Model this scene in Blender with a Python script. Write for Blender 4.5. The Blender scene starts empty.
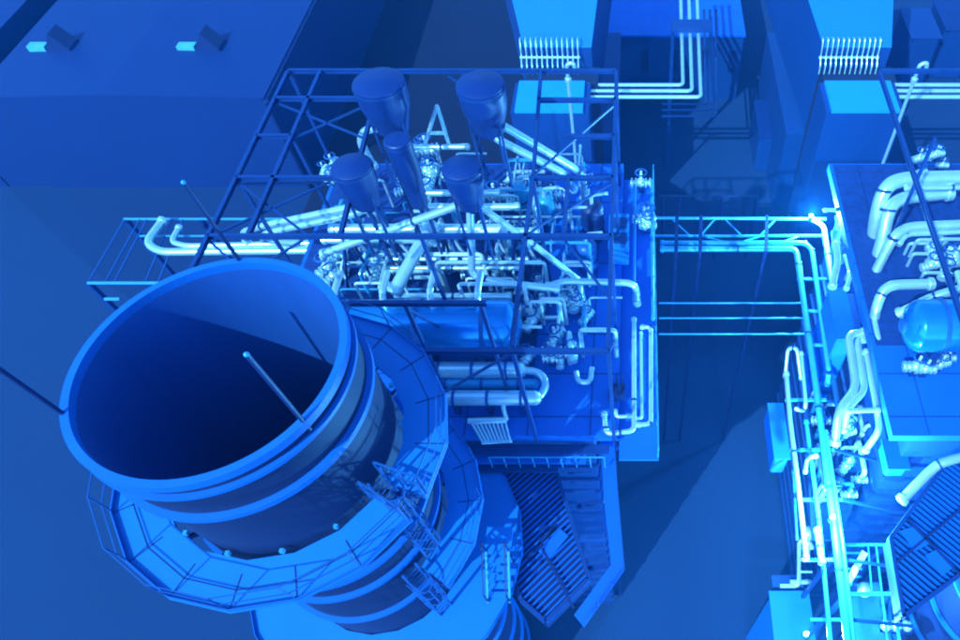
import bpy, math, random
from mathutils import Vector as V3
random.seed(7)
S = bpy.context.scene
COL = S.collection
R = math.radians
# ------------------------------------------------------------------ camera
HC, FPX, PU, PV, PITCH = 56.0, 693.0, 638.0, 320.0, R(54.4)
cd = bpy.data.cameras.new('camera'); cam = bpy.data.objects.new('camera', cd); COL.objects.link(cam)
cam.location = (0, 0, HC); cam.rotation_euler = (R(90) - PITCH, 0, 0)
cd.sensor_width = 36; cd.lens = FPX / 960 * 36; cd.shift_x = (480 - PU) / 960
cd.clip_start = 0.1; cd.clip_end = 3000
S.camera = cam
# ------------------------------------------------------------------ light
SUN_AZ = V3((-0.56, -0.83, 0)).normalized(); SUN_EL = R(43)
w = bpy.data.worlds.new('World'); S.world = w; w.use_nodes = True
nt = w.node_tree; nt.nodes.clear()
sky = nt.nodes.new('ShaderNodeTexSky'); sky.sky_type = 'NISHITA'; sky.sun_disc = False
sky.sun_elevation = SUN_EL; sky.sun_rotation = math.atan2(SUN_AZ.x, SUN_AZ.y)
tint = nt.nodes.new('ShaderNodeMix'); tint.data_type = 'RGBA'; tint.blend_type = 'MULTIPLY'
tint.inputs[0].default_value = 1; tint.inputs[7].default_value = (0.22, 0.60, 1.0, 1)
bg = nt.nodes.new('ShaderNodeBackground'); bg.inputs[1].default_value = 0.15
wo = nt.nodes.new('ShaderNodeOutputWorld')
nt.links.new(sky.outputs[0], tint.inputs[6]); nt.links.new(tint.outputs[2], bg.inputs[0]); nt.links.new(bg.outputs[0], wo.inputs[0])
sd = bpy.data.lights.new('sun', 'SUN'); sd.energy = 2.0; sd.angle = R(0.5); sd.color = (0.34, 0.73, 1.0)
sun = bpy.data.objects.new('sun', sd); COL.objects.link(sun); sun.location = (0, 0, 90)
sdir = V3((SUN_AZ.x * math.cos(SUN_EL), SUN_AZ.y * math.cos(SUN_EL), math.sin(SUN_EL)))
sun.rotation_euler = sdir.to_track_quat('Z', 'Y').to_euler()
S.view_settings.view_transform = 'Standard'; S.view_settings.look = 'None'
S.view_settings.gamma = 1; S.view_settings.use_curve_mapping = False; S.view_settings.exposure = 1.48
S.cycles.filter_width = 2.0
S.cycles.max_bounces = 6

# ------------------------------------------------------------------ helpers
CP, SP = math.cos(PITCH), math.sin(PITCH)
def W(u, v, z):
    'world point at height z seen at photograph position u, v'
    a = (u - PU) / FPX; b = (PV - v) / FPX
    t = (HC - z) / (SP - b * CP)
    return V3((a * t, (CP + b * SP) * t, z))

def mat(name, col, rough=0.5, metal=0.0, var=0.12, scale=1.2, bump=0.0, bscale=14, streak=False):
    m = bpy.data.materials.new(name); m.use_nodes = True
    n = m.node_tree.nodes; l = m.node_tree.links; p = n['Principled BSDF']
    tc = n.new('ShaderNodeTexCoord'); no = n.new('ShaderNodeTexNoise')
    geo = n.new('ShaderNodeNewGeometry')
    no.inputs['Scale'].default_value = scale; no.inputs['Detail'].default_value = 6; no.inputs['Roughness'].default_value = 0.65
    if streak:
        mp = n.new('ShaderNodeMapping'); mp.inputs['Scale'].default_value = (1.0, 1.0, 0.12)
        l.new(geo.outputs['Position'], mp.inputs[0]); l.new(mp.outputs[0], no.inputs['Vector'])
    else:
        l.new(geo.outputs['Position'], no.inputs['Vector'])
    cr = n.new('ShaderNodeValToRGB')
    cr.color_ramp.elements[0].position = 0.3; cr.color_ramp.elements[1].position = 0.7
    cr.color_ramp.elements[0].color = tuple(c * (1 - var) for c in col) + (1,)
    cr.color_ramp.elements[1].color = tuple(min(1, c * (1 + var)) for c in col) + (1,)
    l.new(no.outputs[0], cr.inputs[0]); l.new(cr.outputs[0], p.inputs['Base Color'])
    p.inputs['Roughness'].default_value = rough; p.inputs['Metallic'].default_value = metal
    if bump:
        nb = n.new('ShaderNodeTexNoise'); nb.inputs['Scale'].default_value = bscale; nb.inputs['Detail'].default_value = 4
        l.new(geo.outputs['Position'], nb.inputs['Vector'])
        bu = n.new('ShaderNodeBump'); bu.inputs['Strength'].default_value = bump; bu.inputs['Distance'].default_value = 0.05
        l.new(nb.outputs[0], bu.inputs['Height']); l.new(bu.outputs[0], p.inputs['Normal'])
    return m
def emit(name, col, st):
    m = bpy.data.materials.new(name); m.use_nodes = True; p = m.node_tree.nodes['Principled BSDF']
    p.inputs['Base Color'].default_value = (0.6, 0.8, 0.9, 1)
    p.inputs['Emission Color'].default_value = col + (1,); p.inputs['Emission Strength'].default_value = st
    return m

GROUND = mat('ground_concrete', (0.003, 0.038, 0.125), 0.9, 0, 0.05, 0.10, 0.15, 3)
DARKER_GROUND = mat('darker_ground', (0.002, 0.03, 0.11), 0.92, 0, 0.05, 0.15, 0.15, 3)
DARKEST_GROUND = mat('darkest_ground', (0.001, 0.008, 0.04), .9, 0, .08, .2)
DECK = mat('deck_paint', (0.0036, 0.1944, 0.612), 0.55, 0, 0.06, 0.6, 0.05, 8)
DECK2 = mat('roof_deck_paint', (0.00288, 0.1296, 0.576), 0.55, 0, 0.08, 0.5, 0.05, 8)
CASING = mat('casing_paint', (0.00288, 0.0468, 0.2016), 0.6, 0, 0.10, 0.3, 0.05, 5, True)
HALL = mat('hall_sheeting', (0.002, 0.028, 0.15), 0.6, 0, 0.05, 0.12)
STACK = mat('stack_paint', (0.002, 0.016, 0.085), 0.65, 0.0, 0.08, 0.5, 0.0, 5, True)
LINER = mat('stack_liner', (0.004, 0.07, 0.30), 0.8, 0, 0.15, 0.5, 0.1, 4, True)
BAND = mat('band_paint', (0.00432, 0.1368, 0.5184), 0.5, 0, 0.06)
STEEL = mat('steel_paint', (0.00432, 0.0432, 0.1944), 0.5, 0, 0.12, 1.0)
DECK_SHADE = mat('deck_shade_paint', (0.003, 0.04, 0.2), 0.7, 0, 0.3, 3.0)
DSTEEL = mat('dark_steel_paint', (0.00576, 0.0252, 0.1224), 0.5, 0, 0.15, 1.0)
PIPE = mat('pale_cladding', (0.68, 0.93, 1.0), 0.27, 0.6, 0.10, 2.0)
CPIPE = mat('cyan_pipe_paint', (0.0432, 0.3456, 0.612), 0.35, 0.1, 0.10, 1.5)
BPIPE = mat('blue_pipe_paint', (0.0144, 0.108, 0.36), 0.4, 0.1, 0.10, 1.5)
DRUM = mat('drum_cladding', (0.02, 0.3, 0.72), 0.16, 0.65, 0.08, 1.0)
SIL = mat('silencer_paint', (0.002, 0.028, 0.16), 0.5, 0, 0.08, 1.0)
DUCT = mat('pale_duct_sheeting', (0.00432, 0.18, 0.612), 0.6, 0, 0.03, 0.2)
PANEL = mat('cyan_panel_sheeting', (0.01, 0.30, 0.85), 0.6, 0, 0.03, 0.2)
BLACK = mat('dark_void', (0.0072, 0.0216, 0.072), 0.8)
HATCH = mat('hatch_paint', (0.108, 0.5184, 0.648), 0.4)
WHITE = mat('white_paint', (0.72, 0.88, 0.93), 0.4)
FLARE = emit('flare_glow', (0.15, 0.62, 1.0), 2.2)

class MB:
    def __init__(s): s.v = []; s.f = []; s.sm = []
    def add(s, vs, fs, smooth=False):
        o = len(s.v); s.v += [tuple(p) for p in vs]; s.f += [tuple(i + o for i in f) for f in fs]; s.sm += [smooth] * len(fs); return s
    def box(s, x0, x1, y0, y1, z0, z1):
        vs = [(x0,y0,z0),(x1,y0,z0),(x1,y1,z0),(x0,y1,z0),(x0,y0,z1),(x1,y0,z1),(x1,y1,z1),(x0,y1,z1)]
        return s.add(vs, [(3,2,1,0),(4,5,6,7),(0,1,5,4),(1,2,6,5),(2,3,7,6),(3,0,4,7)])
    def beam(s, p, q, w, h=None):
        h = h or w; p = V3(p); q = V3(q); d = (q - p).normalized()
        up = V3((0,0,1)) if abs(d.z) < 0.95 else V3((0,1,0))
        sx = d.cross(up).normalized() * w / 2; sy = sx.cross(d).normalized() * h / 2
        vs = [p-sx-sy, p+sx-sy, p+sx+sy, p-sx+sy, q-sx-sy, q+sx-sy, q+sx+sy, q-sx+sy]
        return s.add(vs, [(0,1,2,3),(7,6,5,4),(4,5,1,0),(5,6,2,1),(6,7,3,2),(7,4,0,3)])
    def hbeam(s, p, q, w, h):           # I-section: two flanges and a web
        s.beam(p + V3((0,0,h/2)), q + V3((0,0,h/2)), w, h*0.14)
        s.beam(p - V3((0,0,h/2)), q - V3((0,0,h/2)), w, h*0.14)
        return s.beam(p, q, w*0.2, h*0.85)
    def tube(s, pts, r, seg=12, bend=None):
        pts = [V3(p) for p in pts]; bend = bend if bend is not None else 2.6 * r
        path = [pts[0]]
        for i in range(1, len(pts) - 1):
            a, b, c = pts[i-1], pts[i], pts[i+1]
            da = min(bend, (a-b).length * 0.48); dc = min(bend, (c-b).length * 0.48)
            p0 = b + (a-b).normalized() * da; p2 = b + (c-b).normalized() * dc
            for k in range(7):
                t = k / 6; path.append(p0*(1-t)**2 + b*2*t*(1-t) + p2*t*t)
        path.append(pts[-1])
        n = len(path); vs = []; ref = None
        for i, p in enumerate(path):
            d = (path[min(i+1, n-1)] - path[max(i-1, 0)]).normalized()
            if ref is None:
                ref = V3((0,0,1)) if abs(d.z) < 0.9 else V3((1,0,0))
            x = (ref - d * ref.dot(d)).normalized(); ref = x; y = d.cross(x)
            for k in range(seg):
                a = 2*math.pi*k/seg; vs.append(p + x*math.cos(a)*r + y*math.sin(a)*r)
        fs = [(i*seg+k, i*seg+(k+1)%seg, (i+1)*seg+(k+1)%seg, (i+1)*seg+k) for i in range(n-1) for k in range(seg)]
        e = (n-1)*seg
        return s.add(vs, fs + [tuple(range(seg))[::-1], tuple(range(e, e+seg))], True)
    def lathe(s, c, prof, seg=32, axis='z', a0=0, a1=360, smooth=True):
        full = abs(a1 - a0) >= 360; m = seg if full else seg + 1; vs = []
        for r, z in prof:
            for k in range(m):
                a = R(a0 + (a1-a0)*k/seg)
                p = (r*math.cos(a), r*math.sin(a), z)
                if axis == 'x': p = (z, r*math.cos(a), r*math.sin(a))
                if axis == 'y': p = (r*math.sin(a), z, r*math.cos(a))
                vs.append((c[0]+p[0], c[1]+p[1], c[2]+p[2]))
        fs = []
        for i in range(len(prof)-1):
            for k in range(seg):
                k2 = (k+1) % m if full else k+1
                fs.append((i*m+k, i*m+k2, (i+1)*m+k2, (i+1)*m+k))
        return s.add(vs, fs, smooth)
    def annulus(s, c, ri, ro, z0, z1, seg=48, a0=0, a1=360):
        s.lathe((c[0],c[1],0), [(ri,z0),(ro,z0)], seg, 'z', a0, a1, False)
        s.lathe((c[0],c[1],0), [(ro,z0),(ro,z1)], seg, 'z', a0, a1, False)
        s.lathe((c[0],c[1],0), [(ro,z1),(ri,z1)], seg, 'z', a0, a1, False)
        s.lathe((c[0],c[1],0), [(ri,z1),(ri,z0)], seg, 'z', a0, a1, False)
        if abs(a1-a0) < 360:
            for a in (a0, a1):
                ca, sa = math.cos(R(a)), math.sin(R(a))
                s.add([(c[0]+r*ca, c[1]+r*sa, z) for r, z in ((ri,z0),(ro,z0),(ro,z1),(ri,z1))], [(0,1,2,3)])
        return s
    def prism(s, poly, z0, z1):
        n = len(poly); vs = [(p[0],p[1],z0) for p in poly] + [(p[0],p[1],z1) for p in poly]
        return s.add(vs, [tuple(range(n))[::-1], tuple(range(n, 2*n))] + [(i,(i+1)%n,n+(i+1)%n,n+i) for i in range(n)])
    def ball(s, c, r, seg=14, rings=8, sz=1.0):
        return s.lathe(c, [(max(1e-3, r*math.sin(math.pi*i/rings)), -r*sz*math.cos(math.pi*i/rings)) for i in range(rings+1)], seg)
    def build(s, name, m, parent=None, loc=None):
        if parent is not None: loc = V3(parent['_o'])
        elif loc is None:
            xs, ys, zs = zip(*s.v); loc = V3(((min(xs)+max(xs))/2, (min(ys)+max(ys))/2, min(zs)))
        else: loc = V3(loc)
        me = bpy.data.meshes.new(name)
        me.from_pydata([(p[0]-loc.x, p[1]-loc.y, p[2]-loc.z) for p in s.v], [], s.f)
        me.polygons.foreach_set('use_smooth', s.sm); me.materials.append(m); me.update()
        if any(s.sm): me.set_sharp_from_angle(angle=R(38))
        o = bpy.data.objects.new(name, me); COL.objects.link(o); o['_o'] = tuple(loc)
        if parent is not None: o.parent = parent
        else: o.location = loc
        return o
def tag(o, label, cat, group=None):
    o['label'] = label; o['category'] = cat
    if group: o['group'] = group
    return o
def struct(o): o['kind'] = 'structure'; return o
def thing(name, label, cat, loc, group=None):
    o = bpy.data.objects.new(name, None); COL.objects.link(o); o.location = loc; o['_o'] = tuple(loc); o.empty_display_size = 0.3
    return tag(o, label, cat, group)
def dup(root, off, label, group=None, skip=()):
    r = root.copy(); COL.objects.link(r); r.location = V3(root.location) + V3(off)
    r['label'] = label
    if group: r['group'] = group
    def rec(src, dst):
        for ch in src.children:
            if ch.name.split('.')[0] in skip: continue
            c = ch.copy(); COL.objects.link(c); c.parent = dst; rec(ch, c)
    rec(root, r); return r
def pipe(name, label, pts, r, m=None, cat='pipe', group=None, flange=True, seg=14, clamp=0):
    'a pipe run through (u, v, z) positions, with flange rings as parts'
    P = [W(*p) if not isinstance(p, V3) else p for p in pts]
    m = m or PIPE; r *= 0.80
    if not flange: return tag(MB().tube(P, r, seg).build(name, m), label, cat, group)
    t = thing(name, label, cat, tuple(V3((P[0].x, P[0].y, min(p.z for p in P)-r))), group)
    MB().tube(P, r, seg).build('tube', m, t)
    for a, b in ((P[0], P[1]), (P[-1], P[-2])):
        d = (b-a).normalized(); MB().tube([a+d*0.05, a+d*(0.14+r*0.5)], r*1.3, seg).build('flange', m, t)
    for i in range(clamp):
        k = (i+1)/(clamp+1); j = min(int(k*(len(P)-1)), len(P)-2); f = k*(len(P)-1)-j
        q = P[j].lerp(P[j+1], f); d = (P[j+1]-P[j]).normalized()
        MB().tube([q-d*0.05, q+d*0.05], r*1.18, seg).build('clamp', STEEL, t)
    return t

# ------------------------------------------------------------------ setting
struct(MB().add([(-250,-120,0),(250,-120,0),(250,330,0),(-250,330,0)], [(0,1,2,3)]).build('ground', GROUND, None, (0,0,0)))
ap = [W(-120,80,0), W(-10,172,0), W(110,286,0), W(330,420,0), W(590,300,0), W(480,40,0)]
struct(MB().add([(p.x,p.y,0.004) for p in ap], [tuple(range(len(ap)))]).build('darker_ground_patch', DARKER_GROUND, None, (0,0,0)))  # darker ground sheet with a slanting near edge

struct(MB().add([(-37.4,50,0.012),(-13,50,0.012),(-13,130,0.012),(-37.4,130,0.012)],[(0,1,2,3)]).build('darkest_ground_patch', DARKEST_GROUND, None, (0,0,0)))  # darkest ground sheet, between the hall side and the inlet
# ------------------------------------------------------------------ turbine hall and neighbour
t = thing('turbine_hall', 'wide blue shed with shallow gable roof carrying two vent hoods', 'building', (-53, 84, 0))
y0, y1 = 58.9, 120
def slope(x): return 12.0 + 0.4 * (1 - min(1, abs(x + 54) / (16 if x > -54 else 13.2)))
MB().add([(-38,y0,0),(-54,y0,0),(-67.2,y0,0),(-67.2,y0,12),(-54,y0,12.4),(-38,y0,12)], [(0,5,4,3,2,1)]).build('front_wall', HALL, t)
MB().add([(-38,y0,0),(-38,y1,0),(-38,y1,12),(-38,y0,12)], [(0,1,2,3)]).build('side_wall', HALL, t)
MB().add([(-67.2,y0,0),(-67.2,y1,0),(-67.2,y1,12),(-67.2,y0,12)], [(3,2,1,0)]).build('side_wall', HALL, t)
rf = MB()
for xa, xb in ((-54, -37.8), (-67.4, -54)):
    za, zb = slope(xa), slope(xb)
    rf.add([(xa,y0-0.02,za+0.02),(xb,y0-0.02,zb+0.02),(xb,y1,zb+0.02),(xa,y1,za+0.02),(xa,y0-0.02,za+0.2),(xb,y0-0.02,zb+0.2),(xb,y1,zb+0.2),(xa,y1,za+0.2)],
           [(3,2,1,0),(4,5,6,7),(0,1,5,4),(1,2,6,5),(3,0,4,7),(2,3,7,6)])
roof = rf.build('roof', HALL, t)
MB().tube([(-37.6,y0-0.3,12.0),(-37.6,y0-0.3,0.1)],0.35,10).build('downpipe', DSTEEL, t)
MB().beam((-37.65,y0-0.3,11.9),(-37.65,y1,11.9),0.3,0.25).build('gutter', DSTEEL, t)
t = thing('storage_shed', 'blue flat shed at the corner left of the gabled hall', 'building', (-85, 90, 0))
MB().box(-72.4,-67.25,59.1,59.9,0,11).build('link_wall', HALL, t); MB().box(-100,-72.5,59.0,125,0,11).build('wall', HALL, t); MB().box(-100.2,-72.45,58.95,125.2,11.0,11.3).build('roof', HALL, t)
def vent(u, v, label):
    p = W(u, v, slope(W(u, v, 12.5).x) + 0.2); x, y, z = p
    t = thing('roof_vent', label, 'roof vent', (x, y, z), 'vent hoods on the hall roof')
    # skewed triangular hood standing on a curb, louvre opening towards the light
    MB().box(x-1.3,x+1.3,y-1.0,y+1.0,z-0.5,z+0.35).build('curb', DSTEEL, t)
    MB().add([(x-1.1,y-0.95,z+0.35),(x+1.2,y-0.95,z+0.35),(x+1.2,y+0.95,z+0.35),(x-1.1,y+0.95,z+0.35),(x+0.1,y-0.95,z+2.0),(x+0.1,y+0.95,z+2.0)],
             [(0,1,4),(3,5,2),(1,2,5,4),(0,4,5,3)]).build('hood', DSTEEL, t)
    MB().box(x-3.2,x-1.32,y-0.9,y+0.0,z-0.3,z+0.5).build('hatch', HATCH, t)
vent(63, 46, 'dark triangular roof vent nearest the shed, with bright hatch'); vent(211, 46, 'dark triangular roof vent nearest the steel frame, with bright hatch')

# ------------------------------------------------------------------ stacks
SX, SY, SR, ST = -9.95, 8.60, 3.04, 42.4
T = 27.0
st = thing('exhaust_stack', 'huge open blue chimney in the foreground, ringed by walkways', 'chimney', (SX, SY, 0), 'exhaust chimneys')
c0 = (SX, SY, 0)
MB().lathe(c0, [(SR,0),(SR,ST-0.25)], 96).build('shell', STACK, st)
MB().lathe(c0, [(SR-0.10,ST-0.25),(SR-0.10,4),(0.01,4)], 96).build('liner', LINER, st)
rim = MB().annulus(c0, SR-0.10, SR+0.08, ST-0.25, ST, 96).build('rim', BAND, st)
MB().annulus(c0, SR+0.004, SR+0.13, ST-0.62, ST-0.50, 96).build('band', BAND, st)
for z in (40.65, 36.5, 34.6, 33.3, 30.6, 24.6, 21.6, 18.4, 15.2, 12.0, 8.8):
    MB().annulus(c0, SR+0.004, SR+0.17, z-0.09, z+0.09, 96).build('band', BAND, st)
for ang in (-31, 96, 207):
    x, y = SX+(SR+0.02)*math.cos(R(ang)), SY+(SR+0.02)*math.sin(R(ang))
    rd = MB().tube([(x,y,ST-0.6),(x,y,ST+2.65)], 0.05, 8).build('lightning_rod', DSTEEL, st)
    MB().ball((x,y,ST+2.68), 0.055).build('tip', CPIPE, rd)
def circ(r, a, z): return V3((SX+r*math.cos(R(a)), SY+r*math.sin(R(a)), z))
def railing(parent, r, z, a0, a1, n, ext=True, mid=True, m=BPIPE):
    rl = MB(); an = [a0+(a1-a0)*k/n for k in range(n+1)]
    for hh in ((1.1, 0.55) if mid else (1.1,)):
        for k in range(n): rl.beam(circ(r,an[k],z+hh), circ(r,an[k+1],z+hh), 0.026)
    ro = rl.build('handrail', m, parent)
    for k in range(n + (0 if abs(a1-a0) >= 360 else 1)):
        MB().beam(circ(r,an[k],z), circ(r,an[k],z+1.1), 0.032).build('post', m, ro)
def platform(z, ri, ro, a0, a1, n, seams=True, rail=True):
    pl = MB().annulus(c0, ri, ro, z-0.10, z, n, a0, a1).build('walkway', DECK, st)
    kp = MB(); sm = MB()
    an = [a0+(a1-a0)*k/n for k in range(n+1)]
    for k in range(n):
        kp.beam(circ(ro-0.03,an[k],z+0.05), circ(ro-0.03,an[k+1],z+0.05), 0.03, 0.16)
        sm.beam(circ((ri+ro)/2+0.1,an[k],z+0.005), circ((ri+ro)/2+0.1,an[k+1],z+0.005), 0.025, 0.012)
    for k in range(n+1): sm.beam(circ(ri+0.35,an[k],z+0.005), circ(ro-0.1,an[k],z+0.005), 0.03, 0.012)
    kp.build('kick_plate', BAND, pl)
    if seams: sm.build('plate_seam', DSTEEL, pl)
    for k in range(n): MB().beam(circ(SR,an[k],z-0.9), circ(ro-0.3,an[k],z-0.14), 0.10, 0.14).build('support_bracket', STEEL, pl)
    if rail: railing(pl, ro-0.06, z, a0, a1, n)
    return pl
p1 = platform(38.0, 3.28, 4.55, -21, 331, 17)
for k in range(14):
    a = -15 + k*25
    q = circ(SR+0.14, a, 38); MB().box(q.x-0.05,q.x+0.05,q.y-0.05,q.y+0.05,38.02,38.16).build('anchor_block', CPIPE, st)
p2 = platform(32.3, 3.25, 4.5, -34, 150, 9)
p3 = platform(28.1, 3.1, 5.35, 0, 360, 20, seams=False, rail=False)
for (a, za, zb) in ((-25, 32.3, 39.1), (-40, 28.1, 33.4)):
    lad = MB()
    for da in (-4.2, 4.2): lad.beam(circ(SR+0.42,a+da,za), circ(SR+0.42,a+da,zb), 0.06)
    n = int((zb-za)/0.3)
    for k in range(n): lad.beam(circ(SR+0.42,a-4.2,za+0.15+k*0.3), circ(SR+0.42,a+4.2,za+0.15+k*0.3), 0.035)
    lo = lad.build('ladder', BPIPE, st)
    cg = MB()
    for k in range(int((zb-za-2.2)/0.8)+1):
        z = za+2.2+k*0.8; pts = []
        for j in range(9):
            f = j/8*math.pi; base = circ(SR+0.42, a, z); rr = V3((math.cos(R(a)),math.sin(R(a)),0)); tt = V3((-rr.y,rr.x,0))
            pts.append(base + tt*math.cos(f)*0.36 + rr*math.sin(f)*0.72)
        for j in range(8): cg.beam(pts[j], pts[j+1], 0.04)
        if k:
            for j in (1,4,7): cg.beam(pts[j], last[j], 0.03)
        last = pts
    cg.build('cage', BPIPE, lo)
gr = MB()
for a in (-19.5, -30.5):
    for hh in (0.5, 1.1): gr.beam(circ(3.2,a,38.0+hh), circ(4.5,a,38.0+hh), 0.05)
    for rr in (3.2, 3.9, 4.5): gr.beam(circ(rr,a,38.0), circ(rr,a,39.1), 0.05)
gr.build('gap_rail', BPIPE, p1)
# short stair standing on the lowest walkway
sa = thing('access_stair', 'small steel stair standing on the lowest chimney walkway', 'stair', tuple(W(500,590,28.1)))
a_, b_ = W(499,602,28.12), W(499,566,30.0)
sg = MB(); 
for dx in (-0.42, 0.42):
    o = MB(); o.beam(a_+V3((dx,0,0)), V3((a_.x+dx,a_.y+1.5,29.6)), 0.07, 0.16); o.build('stringer', CPIPE, sa)
    h_ = MB(); h_.beam(a_+V3((dx,0,1.0)), V3((a_.x+dx,a_.y+1.5,30.6)), 0.05); h_.beam(a_+V3((dx,0,0)), a_+V3((dx,0,1.0)), 0.05); h_.beam(V3((a_.x+dx,a_.y+1.5,28.1)), V3((a_.x+dx,a_.y+1.5,30.6)), 0.05); h_.build('handrail', DSTEEL, sa)
for k in range(6): 
    y = a_.y+0.12+k*0.25; z = 28.3+k*0.25
    MB().box(a_.x-0.40,a_.x+0.40,y,y+0.2,z,z+0.035).build('tread', DECK, sa)
MB().box(a_.x-0.5,a_.x+0.5,a_.y+1.5,a_.y+2.4,29.54,29.6).build('landing', DECK, sa)
st2 = dup(st, (T,0,0), 'ribbed lower part of a second chimney at the bottom right corner', 'exhaust chimneys', skip=('walkway','ladder','anchor_block'))

# ------------------------------------------------------------------ boiler casings
def casing(label):
    t = thing('boiler_casing', label, 'boiler', (-8.7, 20, 0), 'boiler casings')
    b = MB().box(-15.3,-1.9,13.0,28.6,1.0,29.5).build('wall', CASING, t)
    rb = MB()
    for z in [2.5+i*1.5 for i in range(17)]: rb.box(-15.4,-1.8,12.85,12.998,z-0.1,z+0.1); rb.box(-15.45,-15.302,13.0,28.6,z-0.1,z+0.1); rb.box(-1.898,-1.75,13.0,28.6,z-0.1,z+0.1)
    rb.build('stiffener', STEEL, b)
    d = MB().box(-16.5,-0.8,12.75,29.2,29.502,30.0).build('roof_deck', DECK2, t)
    MB().box(-16.3,-4.6,17.2,29.1,30.004,30.03).build('painted_shade', DECK_SHADE, t)  # dark sheet: shade under the frame painted onto the deck
    sm = MB()
    for i in range(8): sm.box(-16.5,-0.8,13.6+i*2.1,13.64+i*2.1,30.001,30.02)
    for i in range(6): sm.box(-15+i*2.6,-14.96+i*2.6,12.75,29.2,30.021,30.03)
    sm.build('deck_seam', CASING, d)
    return t
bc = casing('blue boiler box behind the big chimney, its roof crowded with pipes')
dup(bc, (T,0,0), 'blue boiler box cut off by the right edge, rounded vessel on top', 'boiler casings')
# side gallery on the right flank
t = thing('side_gallery', 'narrow blue gallery along the right flank of the left boiler', 'gallery', (0, 20, 28))
MB().box(-0.78,0.85,11.9,28.4,29.4,29.55).build('deck', DECK2, t)
g = MB()
for hh in (0.55, 1.1): g.beam((0.82,11.9,29.55+hh),(0.82,28.4,29.55+hh),0.05)
gr_ = g.build('handrail', CPIPE, t)
for k in range(12): MB().beam((0.82,12+k*1.48,29.3),(0.82,12+k*1.48,30.65),0.06).build('post', CPIPE, gr_)
for k in range(6):
    MB().beam((0.8,13.2+k*3.0,29.35),(-1.89,13.2+k*3.0,27.0),0.12).build('strut', STEEL, t)
# stepped front ledges
t = thing('front_gallery', 'stepped blue ledges below the front edge of the left boiler roof', 'gallery', (-5, 12, 27))
for i, (z, y, x1) in enumerate(((29.2, 12.74, -1.2), (28.75, 12.5, -2.2), (28.3, 12.3, -3.4))):
    MB().box(-13, x1, y-0.42, y, z-0.08, z).build('ledge', DECK2 if i % 2 else STEEL, t)
rr_ = MB()
for k in range(9): rr_.beam((-6.2+k*0.6,12.1,28.3),(-6.2+k*0.6,12.1,29.3),0.04)
rr_.beam((-6.2,12.1,29.3),(-1.4,12.1,29.3),0.05); rr_.build('handrail', CPIPE, t)

# outlet duct roofs with ribs
def ribbed(label, poly, z, d, spacing, extra, brackets=True):
    cx = sum(p.x for p in poly)/len(poly); cy = sum(p.y for p in poly)/len(poly)
    t = thing('outlet_duct', label, 'duct', (cx, cy, z-8), 'outlet duct roofs')
    MB().prism([(p.x,p.y) for p in poly], z-0.9, z).build('roof_plate', DSTEEL, t)
    n = V3((-d[1], d[0], 0)); d = V3((d[0], d[1], 0)); k = -20
    N = len(poly); rb = MB(); nn = 0
    while k < 20:
        o = V3((cx,cy,0)) + n*k; ts = []
        for i in range(N):
            a, b = V3((poly[i].x,poly[i].y,0)), V3((poly[(i+1)%N].x,poly[(i+1)%N].y,0)); e = b-a
            den = d.x*e.y - d.y*e.x
            if abs(den) < 1e-6: continue
            tt = ((a.x-o.x)*e.y - (a.y-o.y)*e.x)/den; ss = ((a.x-o.x)*d.y - (a.y-o.y)*d.x)/den
            if 0 <= ss <= 1: ts.append(tt)
        if len(ts) >= 2:
            ts.sort(); p, q = o + d*(ts[0]+0.08), o + d*(ts[-1]-0.08)
            if (q-p).length > 0.3:
                r_ = MB(); r_.beam(V3((p.x,p.y,z+0.10)), V3((q.x,q.y,z+0.10)), 0.06, 0.18); r_.build('rib', DECK2, t)
        k += spacing
    e = MB()
    for i in range(N):
        a, b = poly[i], poly[(i+1)%N]; e.beam(V3((a.x,a.y,z+0.08)), V3((b.x,b.y,z+0.08)), 0.16, 0.36)
    e.build('edge_beam', STEEL, t)
    for a, b in extra: MB().beam(V3((a.x,a.y,z+0.24)), V3((b.x,b.y,z+0.24)), 0.10, 0.06).build('cross_bar', DSTEEL, t)
    return t
z_ = 27.5
pl = [W(452,462,z_), W(553,461,z_), W(589,580,z_), W(546,623,z_), W(522,602,z_), W(500,540,z_)]
ribbed('ribbed blue duct roof between the big chimney and the gallery', pl, z_, V3((0.70,0.71,0)).normalized(), 0.215,
       [(W(540,545,z_), W(574,610,z_)), (W(528,560,z_), W(556,527,z_))])
# pale infill plates
MB_ = MB(); A_=[W(539,553,z_),W(549,562,z_),W(569,538,z_),W(561,531,z_)]
tag(MB().prism([(p.x,p.y) for p in A_], z_+0.21, z_+0.25).build('hatch_plate', DECK2), 'plain blue hatch plate on the ribbed roof by the big chimney', 'hatch')
pr = [W(945,464,z_), W(889,540,z_), W(902,618,z_), W(1000,545,z_), W(1060,470,z_)]
ribbed('ribbed blue duct roof at the right edge, above the lower chimney', pr, z_, V3((0.70,-0.71,0)).normalized(), 0.235,
       [(W(894,565,z_), W(960,510,z_)), (W(905,520,z_), W(958,577,z_))])
for q, lb in (((898,533),(911,529),(927,546),(913,553)), 'plain blue hatch plate nearer the left tip of the right ribbed roof'), (((923,557),(936,551),(952,568),(940,578)), 'plain blue hatch plate nearer the right edge on the right ribbed roof'):
    A_ = [W(u,v,z_) for u, v in q]; tag(MB().prism([(p.x,p.y) for p in A_], z_+0.21, z_+0.25).build('hatch_plate', DECK2), lb, 'hatch')
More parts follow.
